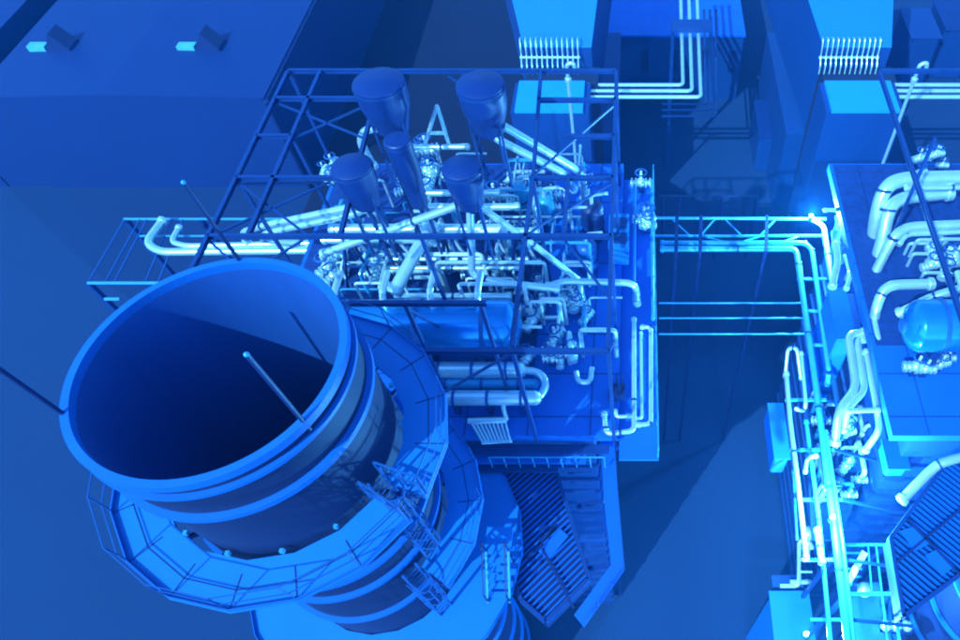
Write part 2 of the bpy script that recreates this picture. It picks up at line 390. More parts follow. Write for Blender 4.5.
# bent walkway outside the ribbed roof
t = thing('bent_walkway', 'bright bent walkway strip right of the ribbed duct roof', 'walkway', tuple(W(610,520,24)))
zw = 28.0
o_ = [W(600,432,zw), W(604,500,zw), W(611,565,zw), W(574,615,zw)]
i_ = [W(613,432,zw), W(618,500,zw), W(624,570,zw), W(584,627,zw)]
for k in range(3): MB().prism([(o_[k].x,o_[k].y),(o_[k+1].x,o_[k+1].y),(i_[k+1].x,i_[k+1].y),(i_[k].x,i_[k].y)], zw-0.08-0.003*k, zw-0.003*k).build('deck', DECK2, t)
for k in range(14):
    f = k/13; p = W(560+f*36, 446+f*120, zw-0.3); q = W(588+f*18, 445+f*119, zw-0.3)
    MB().beam(p, q, 0.09, 0.1).build('joist', STEEL, t)
for k in (1,2): MB().beam(o_[k]+V3((0,0,-.1)), V3((-2.6,o_[k].y+.1,26.9)), .16).build('bracket', STEEL, t)
rl = MB()
for k in range(3): rl.beam(i_[k]+V3((0,0,1.05)), i_[k+1]+V3((0,0,1.05)), 0.045); rl.beam(i_[k]+V3((0,0,.55)), i_[k+1]+V3((0,0,.55)), 0.04)
rl = rl.build('handrail', BPIPE, t)
for k in range(3):
    for f in (0, .33, .66): p = i_[k].lerp(i_[k+1], f); MB().beam(p, p+V3((0,0,1.05)), 0.05).build('post', BPIPE, rl)
for k in (0,): MB().beam(o_[k].lerp(i_[k],.5)-V3((0,0,.1)), V3((o_[k].lerp(i_[k],.5).x, o_[k].lerp(i_[k],.5).y, 0)), 0.22).build('column', STEEL, t)

# ------------------------------------------------------------------ steel frames above the roofs
def steel_frame(label, full=True):
    t = thing('steel_frame', label, 'steel frame', (-8.4, 20, 30), 'roof steel frames')
    Z = 37.0
    def bm(p, q, w=0.14, h=0.18, m=STEEL, n='beam'): MB().hbeam(V3((*p,Z)), V3((*q,Z)), w, h).build(n, m, t)
    XL, XB, XR = -15.86, -14.4, -0.98
    bm((XL,27.5),(XR,27.5)); bm((XL,27.4),(XL,12.4)); bm((XR,27.4),(XR,12.4)); bm((XB,27.4),(XB,17.5))
    for y, xa, xb in ((25.5,XL,-11.6),(23.0,XL,XB),(20.5,XL,-11.0),(17.4,XL,XR),(14.3,-13,-5.2),(12.35,-11.2,XR),(23.0,-3.2,XR),(25.4,-4.4,XR),(20.5,-4.3,XR)): bm((xa,y),(xb,y))
    bm((-4.4,27.4),(-4.15,20.6)); bm((-2.75,20.4),(-2.75,17.5)); bm((-4.15,20.4),(-4.15,12.5)); bm((-11.6,27.4),(-11.0,17.5))
    def br(p, q, m=STEEL): MB().beam(V3((*p,Z-0.12)), V3((*q,Z-0.12)), 0.08, 0.08).build('brace', m, t)
    for p, q in (((XL,25.4),(-11.2,22.9)),((-14.4,23.0),(-11.6,25.4)),((XL,20.4),(-12.2,17.5)),((XL,17.5),(-12.2,20.4)),((XR,25.3),(-4.3,20.6)),((XR,20.4),(-2.7,18.9)),((-2.75,19.0),(-4.1,17.6)),
                 ((XL,17.3),(-12.2,14.2)),((-12.4,17.3),(-15.5,14.0)),((-8.6,27.3),(-6.4,25.2)),((XR,14.6),(-2.7,17.3))): br(p, q)
    for x, y in ((XL,27.5),(XB,23),(-12.4,27.5),(-11.2,20.5),(XL,20.5),(XL,14),(XR,27.5),(XR,23),(XR,17.4),(XR,12.5),(-4.15,20.5),(-4.15,12.5),(-8.0,17.4),(-8.0,14.3),(-5.4,14.3),(-11.2,12.5),(-8,27.5)):
        MB().beam((x,y,30.0),(x,y,Z-0.10),0.13).build('post', STEEL, t)
    for (x,y),(x2,y2) in (((XL,27.5),(XL,20.5)),((XL,20.5),(XL,14)),((XR,17.4),(XR,12.5)),((-8,17.4),(-8,14.3)),((-11.2,12.5),(-4.15,12.5))):
        MB().beam((x,y,30.2),(x2,y2,Z-0.3),0.08).build('brace', STEEL, t)
    for i, c in enumerate(t.children): c['_i'] = i
    return t
sf = steel_frame('open blue steel frame standing over the left boiler roof')
sf2 = dup(sf, (T-0.2,0,0), 'open blue steel frame over the right boiler, cut by the picture edge', 'roof steel frames')

for c in list(sf2.children):      # the right frame shows only its outer beams
    if c['_i'] not in (0, 1, 16, 34): bpy.data.objects.remove(c)

# ------------------------------------------------------------------ silencers
def silencer(top, bot, rpx, label):
    (u,v), zt, L = top, bot[0], bot[1]
    p = W(u, v, zt); r = rpx
    t = thing('silencer', label, 'silencer', (p.x, p.y, zt-L), 'blue vent silencers')
    b = MB().lathe((p.x,p.y,zt-L), [(r*0.22,-0.4),(r*0.26,0),(r*0.70,0.02),(r*0.78,L*0.22),(r*0.96,L*0.5),(r,L*0.6),(r,L)], 32).build('body', SIL, t)
    MB().lathe((p.x,p.y,zt-L), [(r,L),(r*0.9,L+0.05),(0.01,L+0.10)], 32).build('cap', SIL, t)
    MB().annulus((p.x,p.y), r*0.985, r*1.04, zt-0.2, zt-0.08, 32).build('band', STEEL, b)
    for a in (200, 320, 80):
        x, y = p.x+r*0.80*math.cos(R(a)), p.y+r*0.80*math.sin(R(a))
        MB().beam((x,y,zt-L*0.55),(x,y,zt-L-2.8),0.09).build('leg', STEEL, t)
        MB().box(x-0.06,x+0.06,y-0.06,y+0.06,zt-L*0.5,zt-L*0.5+0.18).build('lug', CPIPE, t)
    return t
silencer((378,82), (39.6,2.15), 0.98, 'blue drum silencer leftmost of the back pair, with a pale elbow beneath')
silencer((480,84), (39.6,2.15), 0.92, 'blue drum silencer in the back pair, feeding two sloping pale pipes')
silencer((351,166), (38.6,1.9), 0.74, 'blue drum silencer at the left of the front three')
silencer((397,140), (39.0,3.3), 0.50, 'slender blue silencer standing between the four wide ones')
silencer((461,167), (38.6,1.9), 0.70, 'blue drum silencer at the right of the front three, three pipes fanning out')

# ------------------------------------------------------------------ steam drums
def drum(x0, x1, y, z, r, label, grp):
    t = thing('steam_drum', label, 'steam drum', ((x0+x1)/2, y, z-r-1.2), grp)
    prof = [(0.02,x0-0.55),(r*0.45,x0-0.5),(r*0.78,x0-0.32),(r*0.95,x0-0.12),(r,x0),(r,x1),(r*0.95,x1+0.12),(r*0.78,x1+0.32),(r*0.45,x1+0.5),(0.02,x1+0.55)]
    MB().lathe((0,y,z), prof, 40, 'x').build('shell', DRUM, t)
    n = 4
    for k in range(n):
        x = x0+0.9+(x1-x0-1.8)*k/(n-1)
        MB().lathe((0,y,z), [(r+0.005,x-0.09),(r+0.04,x-0.09),(r+0.04,x+0.09),(r+0.005,x+0.09)], 40, 'x', smooth=False).build('strap', BPIPE, t)
        MB().box(x-0.2,x+0.2,y-r*0.8,y+r*0.8,30.0,z-r*0.6).build('saddle', STEEL, t)
    for k in range(5):
        x = x0+1.4+k*1.9
        MB().tube([(x,y+0.2,z+r*0.9),(x,y+0.2,z+r+0.7),(x,y+1.4,z+r+0.7)],0.14,10).build('nozzle', PIPE, t)
    MB().lathe((0,y,z), [(0.02,x0-0.68),(0.28,x0-0.66),(0.3,x0-0.5)], 20, 'x').build('manway', BPIPE, t)
    return t
dr = drum(-15.4, -5.4, 16.6, 32.4, 1.10, 'shiny blue horizontal drum lying across the left boiler roof', 'horizontal steam drums')
dup(dr, (T,0,0), 'rounded end of a blue drum on the right boiler roof', 'horizontal steam drums')
# lower pale headers in front of it
def header(label, u0, u1, v, z, r, m=PIPE, clamp=2):
    p, q = W(u0,v,z), W(u1,v,z); q = V3((q.x,p.y,z))
    t = thing('header', label, 'header pipe', ((p.x+q.x)/2, p.y, 30), 'pale header tubes')
    MB().tube([p,q], r, 20).build('tube', m, t)
    for s, e in ((p,-1),(q,1)): MB().lathe(s, [(r,0),(r*0.8,0.14*e),(r*0.4,0.22*e),(0.01,0.24*e)], 20, 'x').build('end_cap', m, t)
    for k in range(3):
        x = p.x+(q.x-p.x)*(0.15+0.35*k); MB().box(x-0.1,x+0.1,p.y-r*0.8,p.y+r*0.8,30.0,z-r*0.7).build('saddle', STEEL, t)
        MB().lathe((x,p.y,z), [(r+0.004,-0.06),(r+0.03,-0.06),(r+0.03,0.06),(r+0.004,0.06)], 20, 'x', smooth=False).build('strap', BPIPE, t)
header('pale tube just in front of the shiny drum, partly behind the walkway', 425, 521, 370, 31.0, 0.36)
header('pale tube in front of the shiny drum, second from the roof front edge', 430, 534, 384, 30.7, 0.22, CPIPE)
header('pale tube lying nearest the front edge of the left boiler roof', 440, 536, 398, 31.0, 0.32)
pipe('return_bend', 'pale U bend joining the roof tubes at their right end', [(522,370,31),(540,372,31),(547,384,31),(540,397,31),(533,398,31)], 0.2, flange=False, group='return bends')
pipe('return_bend', 'smaller pale J bend standing on the bare roof deck', [(576,372,30.4),(578,382,30.4),(590,383,30.4),(592,368,30.4)], 0.15, flange=False, group='return bends')
# comb radiator
t = thing('drain_comb', 'white comb of slanting tubes hanging off the left boiler front edge', 'tube comb', tuple(W(490,430,28.9)))
MB().tube([W(468,421,30.45), W(507,420,30.45)], 0.14, 12).build('manifold', PIPE, t)
for k in range(9):
    MB().tube([W(470.5+k*4.3,421,30.42), W(483+k*3.4,443,30.05)], 0.055, 8).build('tooth', PIPE, t)
MB().tube([W(482,443,30.05), W(512,441,30.05)], 0.07, 8).build('collector', PIPE, t)
MB().tube([W(505,398,31), W(503,408,30.8), W(507,420,30.45)], 0.10, 10).build('feed_tube', PIPE, t)

# ------------------------------------------------------------------ pipes over the left roof
G1 = 'pale pipes over the left boiler roof'
pipe('steam_pipe', 'thick pale elbow pipe curling below the back left silencer', [(385,128,36.6),(365,129,36.4),(360,142,35.5),(374,168,34)], 0.23, group=G1)
pipe('steam_pipe', 'upper of two parallel pale pipes sloping right from the back silencer', [(497,122,36.8),(578,170,33.5),(584,182,32),(584,200,30.5)], 0.22, group=G1, clamp=2)
pipe('steam_pipe', 'lower of two parallel pale pipes sloping right from the back silencer', [(487,126,36.8),(493,137,36),(566,174,33.5),(574,190,30.5)], 0.22, group=G1, clamp=2)
pipe('steam_pipe', 'upper of the pale pair running left from the front left silencer', [(365,197,36.2),(352,207,35.6),(262,226,33.5),(243,232,32.6),(247,241,31.4)], 0.20, group=G1, clamp=1)
pipe('steam_pipe', 'lower of the pale pair running left from the front left silencer', [(372,202,35.8),(358,213,35.2),(266,233,33),(262,240,32),(300,243,31.5)], 0.20, group=G1)
pipe('steam_pipe', 'long straight pale pipe slanting down left from the front right silencer', [(464,203,36.2),(322,254,33)], 0.21, group=G1, clamp=2)
pipe('steam_pipe', 'pale pipe dropping straight then turning right below the front right silencer', [(470,203,36.2),(472,276,32.5),(500,283,32.5),(560,289,32.2)], 0.21, group=G1, clamp=1)
pipe('steam_pipe', 'slim pale pipe slanting right to the roof edge from the front right silencer', [(477,204,36.2),(533,244,34),(580,281,31.5),(582,300,30.5)], 0.17, group=G1, clamp=2)
pipe('steam_duct', 'very thick pale duct leaning across the middle of the pipe clutter', [(432,222,33.6),(424,238,33.4),(393,294,32.5)], 0.36, group=G1)
pipe('steam_pipe', 'pale pipe along the roof ending in a drop at the right gallery', [(545,287,31.8),(565,281,31.8),(632,283,31.6),(637,290,31),(637,305,30)], 0.19, group=G1)
for i, (u0,u1,v,z,r,lb) in enumerate((
    (330,505,229,33.2,0.30,'thick pale main running level just above the dark cross beam'),
    (322,440,240,32.6,0.2,'pale main running level just below the dark cross beam'),
    (480,540,231,33.2,0.2,'short pale main at the right end of the level pipes'),
    (388,530,259,31.6,0.13,'thin pale line, upper of two between the trestle legs'),
    (385,520,268,31.6,0.13,'thin pale line, lower of two between the trestle legs'),
    (395,512,297,31.2,0.24,'pale main tucked behind the shiny drum'),
    (420,520,207,33.0,0.22,'pale main level behind the front right silencer'),
    (420,500,193,33.0,0.2,'pale main level behind the slender silencer'),
    (412,470,147,33.5,0.16,'pale bar forming the foot of the A frame'))):
    p = W(u0,v,z); q = W(u1,v,z)
    pipe('main_pipe', lb, [p, V3((q.x,p.y,z))], r, group=G1, clamp=1)
# A frame of white bars
t = thing('lifting_frame', 'pale triangular lifting frame between the back silencers', 'lifting frame', tuple(W(440,148,33)))
for p, q, n in (((424,147,33.2),(437,106,37),'leg'),((450,147,33.2),(437,106,37),'leg'),((424,147,33.2),(468,145,33.2),'foot'),((428,133,34.2),(446,133,34.2),'tie')):
    MB().tube([W(*p), W(*q)], 0.09, 8).build(n, PIPE, t)
# trestles
def trestle(u, v, label):
    p = W(u, v, 33.1)
    t = thing('pipe_trestle', label, 'trestle', (p.x, p.y, 30), 'A shaped pipe trestles')
    for s in (-1, 1):
        MB().beam((p.x+s*0.12,p.y,33.0),(p.x+s*0.75,p.y-0.9,30),0.13).build('leg', STEEL, t)
        MB().beam((p.x+s*0.12,p.y,33.0),(p.x+s*0.5,p.y+0.7,30),0.11).build('leg', WHITE if s > 0 else STEEL, t)
    MB().beam((p.x-0.55,p.y-0.5,31.3),(p.x+0.55,p.y-0.5,31.3),0.09).build('tie', STEEL, t)
    MB().box(p.x-0.35,p.x+0.35,p.y-0.2,p.y+0.2,33.0,33.08).build('saddle', WHITE, t)
for u, nm in ((345,'leftmost trestle, nearest the big chimney rim'),(388,'second trestle from the big chimney rim'),(446,'trestle right of the leaning thick duct'),(490,'trestle beside the straight dropping pipe'),(518,'rightmost trestle under the level pipes')):
    trestle(u, 232, nm)
# valves: dense clutter
def valve_proto():
    t = thing('valve', 'pale flanged valve with a blue handwheel', 'valve', (0,0,0), 'roof valves')
    MB().tube([(-0.42,0,0.45),(0.42,0,0.45)],0.11,10).build('body', PIPE, t)
    f = MB(); 
    for x in (-0.36,-0.2,0.2,0.36): f.tube([(x-0.03,0,0.45),(x+0.03,0,0.45)],0.2,12)
    f.build('flange', PIPE, t)
    MB().ball((0,0,0.47),0.2).build('bonnet', PIPE, t)
    MB().tube([(0,0,0.5),(0,0,1.05)],0.05,8).build('stem', WHITE, t)
    MB().lathe((0,0,1.0),[(0.19,-0.03),(0.25,0),(0.19,0.03),(0.19,-0.03)],16).build('handwheel', BPIPE, t)
    MB().box(-0.12,0.12,-0.12,0.12,0,0.3).build('foot', STEEL, t)
    return t
VP = None
VAL = []
def put_valve(u, v, z, rot, label, sc=1.0):
    global VP
    p = W(u, v, z)
    if VP is None: VP = valve_proto(); o = VP
    else: o = dup(VP, (0,0,0), label)
    o.location = p; o.rotation_euler = (0,0,R(rot)); o.scale = (sc,sc,sc); o['label'] = label; o['group'] = 'roof valves'
for (u0,v0,u1,v1,n,lb,z) in ((488,180,590,240,16,'small pale valve under the right part of the steel frame',30.0),(520,285,545,335,8,'small pale valve right of the shiny drum',30.0),(566,290,590,325,7,'small pale valve by the right end of the level roof pipe',30.0),
                        (326,170,345,200,4,'small pale valve left of the front left silencer',31.0),(400,150,450,215,10,'small pale valve between the silencers',31.5),(395,250,520,285,10,'small pale valve among the trestle legs',30.0),(330,255,385,290,8,'small pale valve beside the big chimney rim',30.0),
                        (525,345,585,372,6,'small pale valve near the front right corner of the steel frame',30.0),(640,170,655,280,5,'small pale valve on the side gallery',29.55)):
    for k in range(n):
        put_valve(random.uniform(u0,u1), random.uniform(v0,v1), z, random.choice((0,90,15,60)), lb, random.uniform(0.8,1.5))
# small cross lines for density
GS = 'small pale branch pipes on the left roof'
for (u0,v0,u1,v1,n,lb) in ((486,182,596,238,14,'thin pale branch line under the right part of the steel frame'),(395,248,530,288,12,'thin pale branch line among the trestle legs'),(400,150,470,215,10,'thin pale branch line between the silencers'),(515,288,592,372,9,'thin pale branch line right of the shiny drum'),(330,200,390,290,9,'thin pale branch line near the big chimney rim')):
    for k in range(n):
        u = random.uniform(u0,u1); v = random.uniform(v0,v1); p = W(u,v,30.0)
        L = random.uniform(0.6,2.0); z = random.uniform(30.4,32.2); dx, dy = random.choice(((1,0),(0,1),(1,0)))
        q = p + V3((dx*L, dy*L, z-30)); pts = [p, V3((p.x,p.y,z)), q]
        if random.random() < 0.6: pts.append(V3((q.x, q.y, 30.0)))
        tag(MB().tube(pts, random.choice((0.05,0.07,0.1)), 8, 0.2).build('branch_pipe', random.choice((PIPE,PIPE,CPIPE))), lb, 'pipe', GS)
random.seed(5)
for k in range(26):
    u0 = random.uniform(330,500); v = random.uniform(178,292); z = random.uniform(30.5,33.0); p = W(u0,v,z); L = random.uniform(1.6,5.0)
    if random.random() < .3: pts = [V3((p.x,p.y,30)), p, p+V3((0,L*.6,0)), V3((p.x,p.y+L*.6,30))]
    else:
        L = min(L, -1.9-p.x); pts = [V3((p.x,p.y,30)), p, p+V3((L,0,0)), V3((p.x+L,p.y,30))]
    tag(MB().tube(pts, random.choice((.05,.06,.09)), 8, .2).build('service_line', random.choice((PIPE,PIPE,WHITE,CPIPE))), 'thin pale service line hooping over the painted shade under the frame', 'pipe', 'thin service lines under the left frame')
for k in range(16):
    p = W(random.uniform(500,592), random.uniform(180,345), random.uniform(30.6,32.4)); L = random.uniform(.8,2.2)
    q = p+V3((0,L,0)) if random.random() < .4 else p+V3((-L,0,0))
    tag(MB().tube([V3((p.x,p.y,30)), p, q, V3((q.x,q.y,30))], random.choice((.05,.07)), 8, .2).build('service_line', random.choice((PIPE,WHITE,CPIPE))), 'thin pale service line hooping among the valves at the right of the frame', 'pipe', 'thin service lines right of the drum')
# equipment boxes under the frame
def vessel(u, v, z, r, h, label, m=BPIPE):
    p = W(u,v,z); t = thing('vessel', label, 'vessel', tuple(p), 'upright vessels')
    MB().lathe(p, [(r*0.8,0.0),(r,0.12),(r,h),(r*0.85,h+r*0.3),(r*0.45,h+r*0.5),(0.01,h+r*0.55)], 24).build('shell', m, t)
    MB().tube([p+V3((0,0,h+r*0.4)), p+V3((0,0,h+r+0.3)), p+V3((0.8,0.1,h+r+0.3))],0.09,8).build('nozzle', PIPE, t)
    MB().annulus((p.x,p.y), r*1.004, r*1.06, z+h*0.5-0.05, z+h*0.5+0.05, 24).build('band', STEEL, t)
vessel(548,222,30,0.42,1.6,'cyan topped upright vessel among the valves under the frame', CPIPE)
vessel(524,212,30,0.34,1.8,'slim cyan vessel left of the larger cyan vessel', CPIPE)
vessel(594,236,30,0.55,2.0,'dark upright vessel by the right side of the frame', DSTEEL)
vessel(588,268,30,0.5,1.6,'blue upright vessel standing where the slim slanting pipe lands', BPIPE)
t = thing('control_panel', 'dark spiky cluster of instruments on the bare right roof corner', 'instruments', tuple(W(617,395,30)))
q = W(617,395,30); MB().box(q.x-0.35,q.x+0.35,q.y-0.3,q.y+0.3,30.0,30.5).build('base', DSTEEL, t)
for dx, dy in ((-.25,.2),(0,.25),(.25,.2),(-.25,-.2),(.1,-.2)): MB().tube([(q.x+dx,q.y+dy,30.5),(q.x+dx,q.y+dy,31.3)],0.04,6).build('stem', DSTEEL, t)
# right gallery pipe loops
G2 = 'pale loops on the side gallery'
pipe('loop_pipe', 'long pale pipe of the side gallery that loops to its front end', [(634,318,30.6),(634,431,30.6),(606,434,30.6),(604,412,30.6)], 0.13, group=G2, clamp=3)
pipe('loop_pipe', 'outer pale pipe of the side gallery with square ends', [(640,327,30.6),(651,327,30.6),(651,424,30.6),(636,425,30.6)], 0.12, group=G2, clamp=2)
pipe('loop_pipe', 'short pale cross pipe inside the front end of the side gallery loops', [(632,416,30.3),(616,417,30.3),(615,410,30.3)], 0.10, group=G2)
pipe('loop_pipe', 'inner thin pale pipe between the side gallery loops', [(641,332,30.4),(642,418,30.4),(634,419,30.4)], 0.08, group=G2)
pipe('loop_pipe', 'bluish pipe running up the back half of the side gallery', [(635,186,30.4),(634,300,30.4)], 0.09, CPIPE, group=G2)
pipe('loop_pipe', 'outer bluish pipe running up the back half of the side gallery', [(652,180,30.4),(653,320,30.4)], 0.09, CPIPE, group=G2)
t = thing('gallery_cabinet', 'blue framed cabinet between frame and side gallery', 'cabinet', tuple(W(620,248,30)))
q = W(620,248,30); MB().box(q.x-0.5,q.x+0.45,q.y-1.1,q.y+1.1,30.0,31.2).build('body', DECK2, t); MB().box(q.x-0.52,q.x+0.47,q.y-1.12,q.y+1.12,31.202,31.26).build('lid', DECK, t)
for yy in (-.5,.5): MB().box(q.x-0.4,q.x+0.35,q.y+yy-0.35,q.y+yy+0.35,31.262,31.30).build('vent_grille', CASING, t)

# ------------------------------------------------------------------ left pipe bridge
t = thing('pipe_bridge', 'thin cyan framed pipe bridge reaching left behind the big chimney', 'pipe bridge', tuple(W(150,260,0)), 'pipe bridges')
zb = 27.0
def tl(p, q, r, m, n, par): MB().tube([W(*p), W(*q)], r, 8).build(n, m, par)
for p, q, r in (((124,219,zb),(330,219,zb),.075),((88,283,zb),(200,283,zb),.085),((140,236,zb),(300,236,zb),.06),((105,299,zb-1),(120,299,zb-1),.09)): tl(p, q, r, CPIPE, 'rail', t)
for u0,u1 in ((125,88),(140,105),(147,114),(172,145),(183,158)): tl((u0,219,zb),(u1,283,zb), .045, BPIPE, 'cross_rail', t)
for u,v in ((125,219),(88,283),(200,283),(200,219)): p = W(u,v,zb); MB().beam(p, V3((p.x,p.y,0)), 0.25).build('column', STEEL, t)
G3 = 'pale bends on the left pipe bridge'
pipe('bend_pipe', 'outer thick pale pipe bending at the left bridge end', [(164,219,zb+.4),(146,243,zb+.4),(160,252,zb+.4),(330,250,zb+.4)], 0.27, group=G3)
pipe('bend_pipe', 'inner thick pale pipe bending at the left bridge end', [(180,226,zb+.5),(171,242,zb+.5),(186,246,zb+.5),(310,243,zb+.5)], 0.19, group=G3)

# ------------------------------------------------------------------ inlet side: ducts, combs, poles
def inlet(label):
    t = thing('inlet_duct', label, 'duct', (-7.6, 52, 0), 'inlet ducts')
    MB().add([(-12.6,29.2,4),(-4.0,29.2,4),(-4.0,29.2,26),(-12.6,29.2,26),(-10.8,48.6,4),(-4.4,48.6,4),(-4.4,48.6,13),(-10.8,48.6,13)],
             [(3,2,1,0),(4,5,6,7),(0,1,5,4),(1,2,6,5),(2,3,7,6),(3,0,4,7)]).build('transition', CASING, t)
    MB().box(-10.9,-4.2,48.8,53.0,0.5,18.2).build('tower_wall', CASING, t)
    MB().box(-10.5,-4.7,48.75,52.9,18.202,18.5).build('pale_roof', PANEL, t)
    vs = [(-10.3,56.2,19.6),(-4.2,56.2,19.6),(-2.4,72,27),(-14.6,72,27)]
    lo = [(x,y,z-9) for x,y,z in vs]
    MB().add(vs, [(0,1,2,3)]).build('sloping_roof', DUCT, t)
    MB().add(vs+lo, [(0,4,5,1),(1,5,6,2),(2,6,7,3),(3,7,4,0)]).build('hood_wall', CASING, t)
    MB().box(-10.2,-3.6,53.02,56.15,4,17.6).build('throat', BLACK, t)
    MB().box(-12,-2,56,74,0,10).build('base', CASING, t)
    return t
il = inlet('pale topped inlet hood behind the left boiler frame'); dup(il, (T,0,0), 'pale topped inlet hood at the upper right', 'inlet ducts')
def comb(label):
    t = thing('nozzle_comb', label, 'nozzle row', (-7.4, 54.3, 17), 'nozzle rows')
    a, b = W(520,57,18.9), W(580,57,18.9); y = 55.75
    MB().tube([(a.x,y,18.9),(b.x,y,18.9)],0.12,10).build('manifold', PIPE, t)
    for k in range(12):
        x = a.x+0.15+(b.x-a.x-0.3)*k/11
        MB().tube([(x,y-0.75,17.7),(x,y-0.6,18.5),(x,y,19.0),(x,y+0.1,19.8),(x,y+0.45,20.5),(x,y+0.9,20.3)],0.065,8,0.3).build('nozzle', PIPE, t)
    return t
cb = comb('row of pale curled nozzles under the left inlet hood'); dup(cb, (T,0,0), 'row of pale curled nozzles under the upper right inlet hood', 'nozzle rows')
def pole(label):
    p = W(567,68,24.0); t = thing('vent_pole', label, 'vent pipe', (p.x,p.y,0), 'slender vent poles')
    MB().tube([(p.x,p.y,0),(p.x,p.y,23.9)],0.14,10).build('mast', PIPE, t)
    MB().tube([(p.x,p.y,23.9),(p.x,p.y,24.3),(p.x+0.5,p.y,24.5),(p.x+0.6,p.y,24.0)],0.16,10,0.3).build('gooseneck', PIPE, t)
    MB().tube([(p.x,p.y,22.8),(p.x,p.y,23.1)],0.26,10).build('collar', PIPE, t)
    return t
po = pole('slender pale vent pole rising behind the right end of the left frame'); dup(po, (T,0,0), 'slender pale vent pole with curled top at the upper right', 'slender vent poles')
# triple pipes
G4 = 'triple pipes at the top'
for i, (x0,x1,x2,v2,nm) in enumerate(((680,683,587,85,'uppermost'),(688,692,587,91,'middle'),(696,701,587,97,'lowest'))):
    pipe('feed_pipe', f'pale bent pipe, {nm} of three coming down from the top edge', [(x0,-30,17.4),(x1,v2,17.4),(x2,v2,17.4)], 0.22, group=G4)
    pipe('supply_pipe', f'pale level pipe, {nm} of three leaving the upper right inlet hood', [(888,85+6*i,17.6),(990,85+6*i,17.6)], 0.24, group='level pipes at the upper right')
    pipe('shadow_tube', f'dim blue bent tube drawn as a pipe shadow, {nm} of three below the pale bent ones', [(704+6*i,10,11),(706+5*i,104+6*i,11),(662,104+6*i,11)], 0.15, CASING, group='tubes drawn as pipe shadows')  # added tubes in place of the shadows of the pale pipes
t = thing('pipe_hanger', 'dark beam clamped across the three bent pipes near the top', 'pipe support', tuple(W(690,27,16)))
a, b = W(671,26,17.9), W(711,26,17.9); MB().box(a.x,b.x,a.y-0.7,a.y+0.7,17.66,18.2).build('beam', CASING, t)
MB().beam((a.x+.2,a.y,0),(a.x+.2,a.y,17.65),0.35).build('column', STEEL, t)
# generator block
t = thing('generator_house', 'low blue block at the top centre behind the bent pipes', 'building', (8, 76, 0))
a, b = W(606,35,9), W(744,35,9); MB().box(a.x,b.x,a.y,a.y+20,0,8.8).build('wall', CASING, t); MB().box(a.x-.2,b.x+.2,a.y-.2,a.y+20.2,8.802,9.1).build('roof', DECK2, t)
for k in range(5): x = a.x+1+(b.x-a.x-2)*k/4; MB().box(x-.5,x+.5,a.y-.06,a.y-.002,4,7).build('louvre', DSTEEL, t)
def crate(name, u0, v0, u1, v1, zt, zb, m, label, cat, grp=None, lid=DECK2):
    a, b = W(u0,v1,zt), W(u1,v0,zt); am = W(u0,(v0+v1)/2,zt); bm = W(u1,(v0+v1)/2,zt)
    x0, x1, y0, y1 = am.x, bm.x, a.y, b.y
    t = thing(name, label, cat, ((x0+x1)/2,(y0+y1)/2,zb), grp)
    c = min(x1-x0, y1-y0)*0.12
    MB().prism([(x0+c,y0),(x1-c,y0),(x1,y0+c),(x1,y1-c),(x1-c,y1),(x0+c,y1),(x0,y1-c),(x0,y0+c)], zb+0.15, zt-0.1).build('body', m, t)
    MB().box(x0-.06,x1+.06,y0-.06,y1+.06,zt-.098,zt).build('lid', lid, t)
    MB().box(x0+.1,x1-.1,y0+.1,y1-.1,zb,zb+.148).build('plinth', DSTEEL, t)
    n = max(2, int((y1-y0)/0.6)); g = MB()
    for k in range(n): y = y0+(y1-y0)*(k+.5)/n; g.box(x1-0.004, x1+.05, y-.04, y+.04, zb+.4, zt-.3); 
    g.build('door_seam', DSTEEL, t)
    return t
crate('tank_container', 757,100,778,138,5,0,CASING,'tall blue container standing alone on the pale ground','container', lid=HALL)
crate('switch_box', 775,36,788,54,4,0,CASING,'small blue box nearest the top edge by the upper right hood','box','boxes by the hood', lid=CASING)
crate('switch_box', 774,65,788,91,5,0,CASING,'small blue box below its twin by the upper right hood','box','boxes by the hood', lid=CASING)

# dark rails on the ground between the units
t = thing('pipe_sleeper', 'dark low rail frame on the ground behind the right bridge', 'rail frame', tuple(W(710,200,6)))
for p, q in (((660,196,9),(758,196,9)),((663,196,9),(664,232,9)),((681,196,9),(678,222,9)),((722,196,9),(722,225,9)),((757,196,9),(757,230,9))): tl(p, q, .09, DSTEEL, 'rail', t)
for u in (663,722,757): p = W(u,196,9); MB().beam(p, V3((p.x,p.y,0)), .2).build('column', DSTEEL, t)

# ------------------------------------------------------------------ right pipe bridge and rack
zr = 26.0
t = thing('pipe_bridge', 'cyan pipe bridge spanning the gap between the two boilers', 'pipe bridge', tuple(W(730,240,0)), 'pipe bridges')
MB().tube([W(655,218,zr), W(826,219,zr)], .09, 8).build('chord', CPIPE, t)
MB().tube([W(655,236,zr), W(822,236,zr)], .08, 8).build('chord', CPIPE, t)
for a, b in (((702,236),(730,243)),((738,243),(762,236)),((780,243),(800,236)),((672,219),(690,236)),((700,236),(715,219)),((725,219),(742,236)),((760,236),(776,219))):
    MB().beam(W(*a,zr), W(*b,zr), .07).build('diagonal', CPIPE, t)
for u in (677,701,767):
    p = W(u,216,zr+.5); q = W(u-1,252,zr+.5); MB().beam(p, q, .2,.14).build('cross_beam', DSTEEL, t)
    p = W(u,244,zr-.2); MB().beam(p, V3((p.x,p.y,0)), .17).build('column', DSTEEL, t)
pipe('bridge_pipe', 'thick cyan pipe on the bridge that turns down the right rack', [(660,249,zr),(796,249,zr),(814,372,zr),(832,510,zr),(850,660,zr)], .20, CPIPE, group='rack pipes', clamp=6)
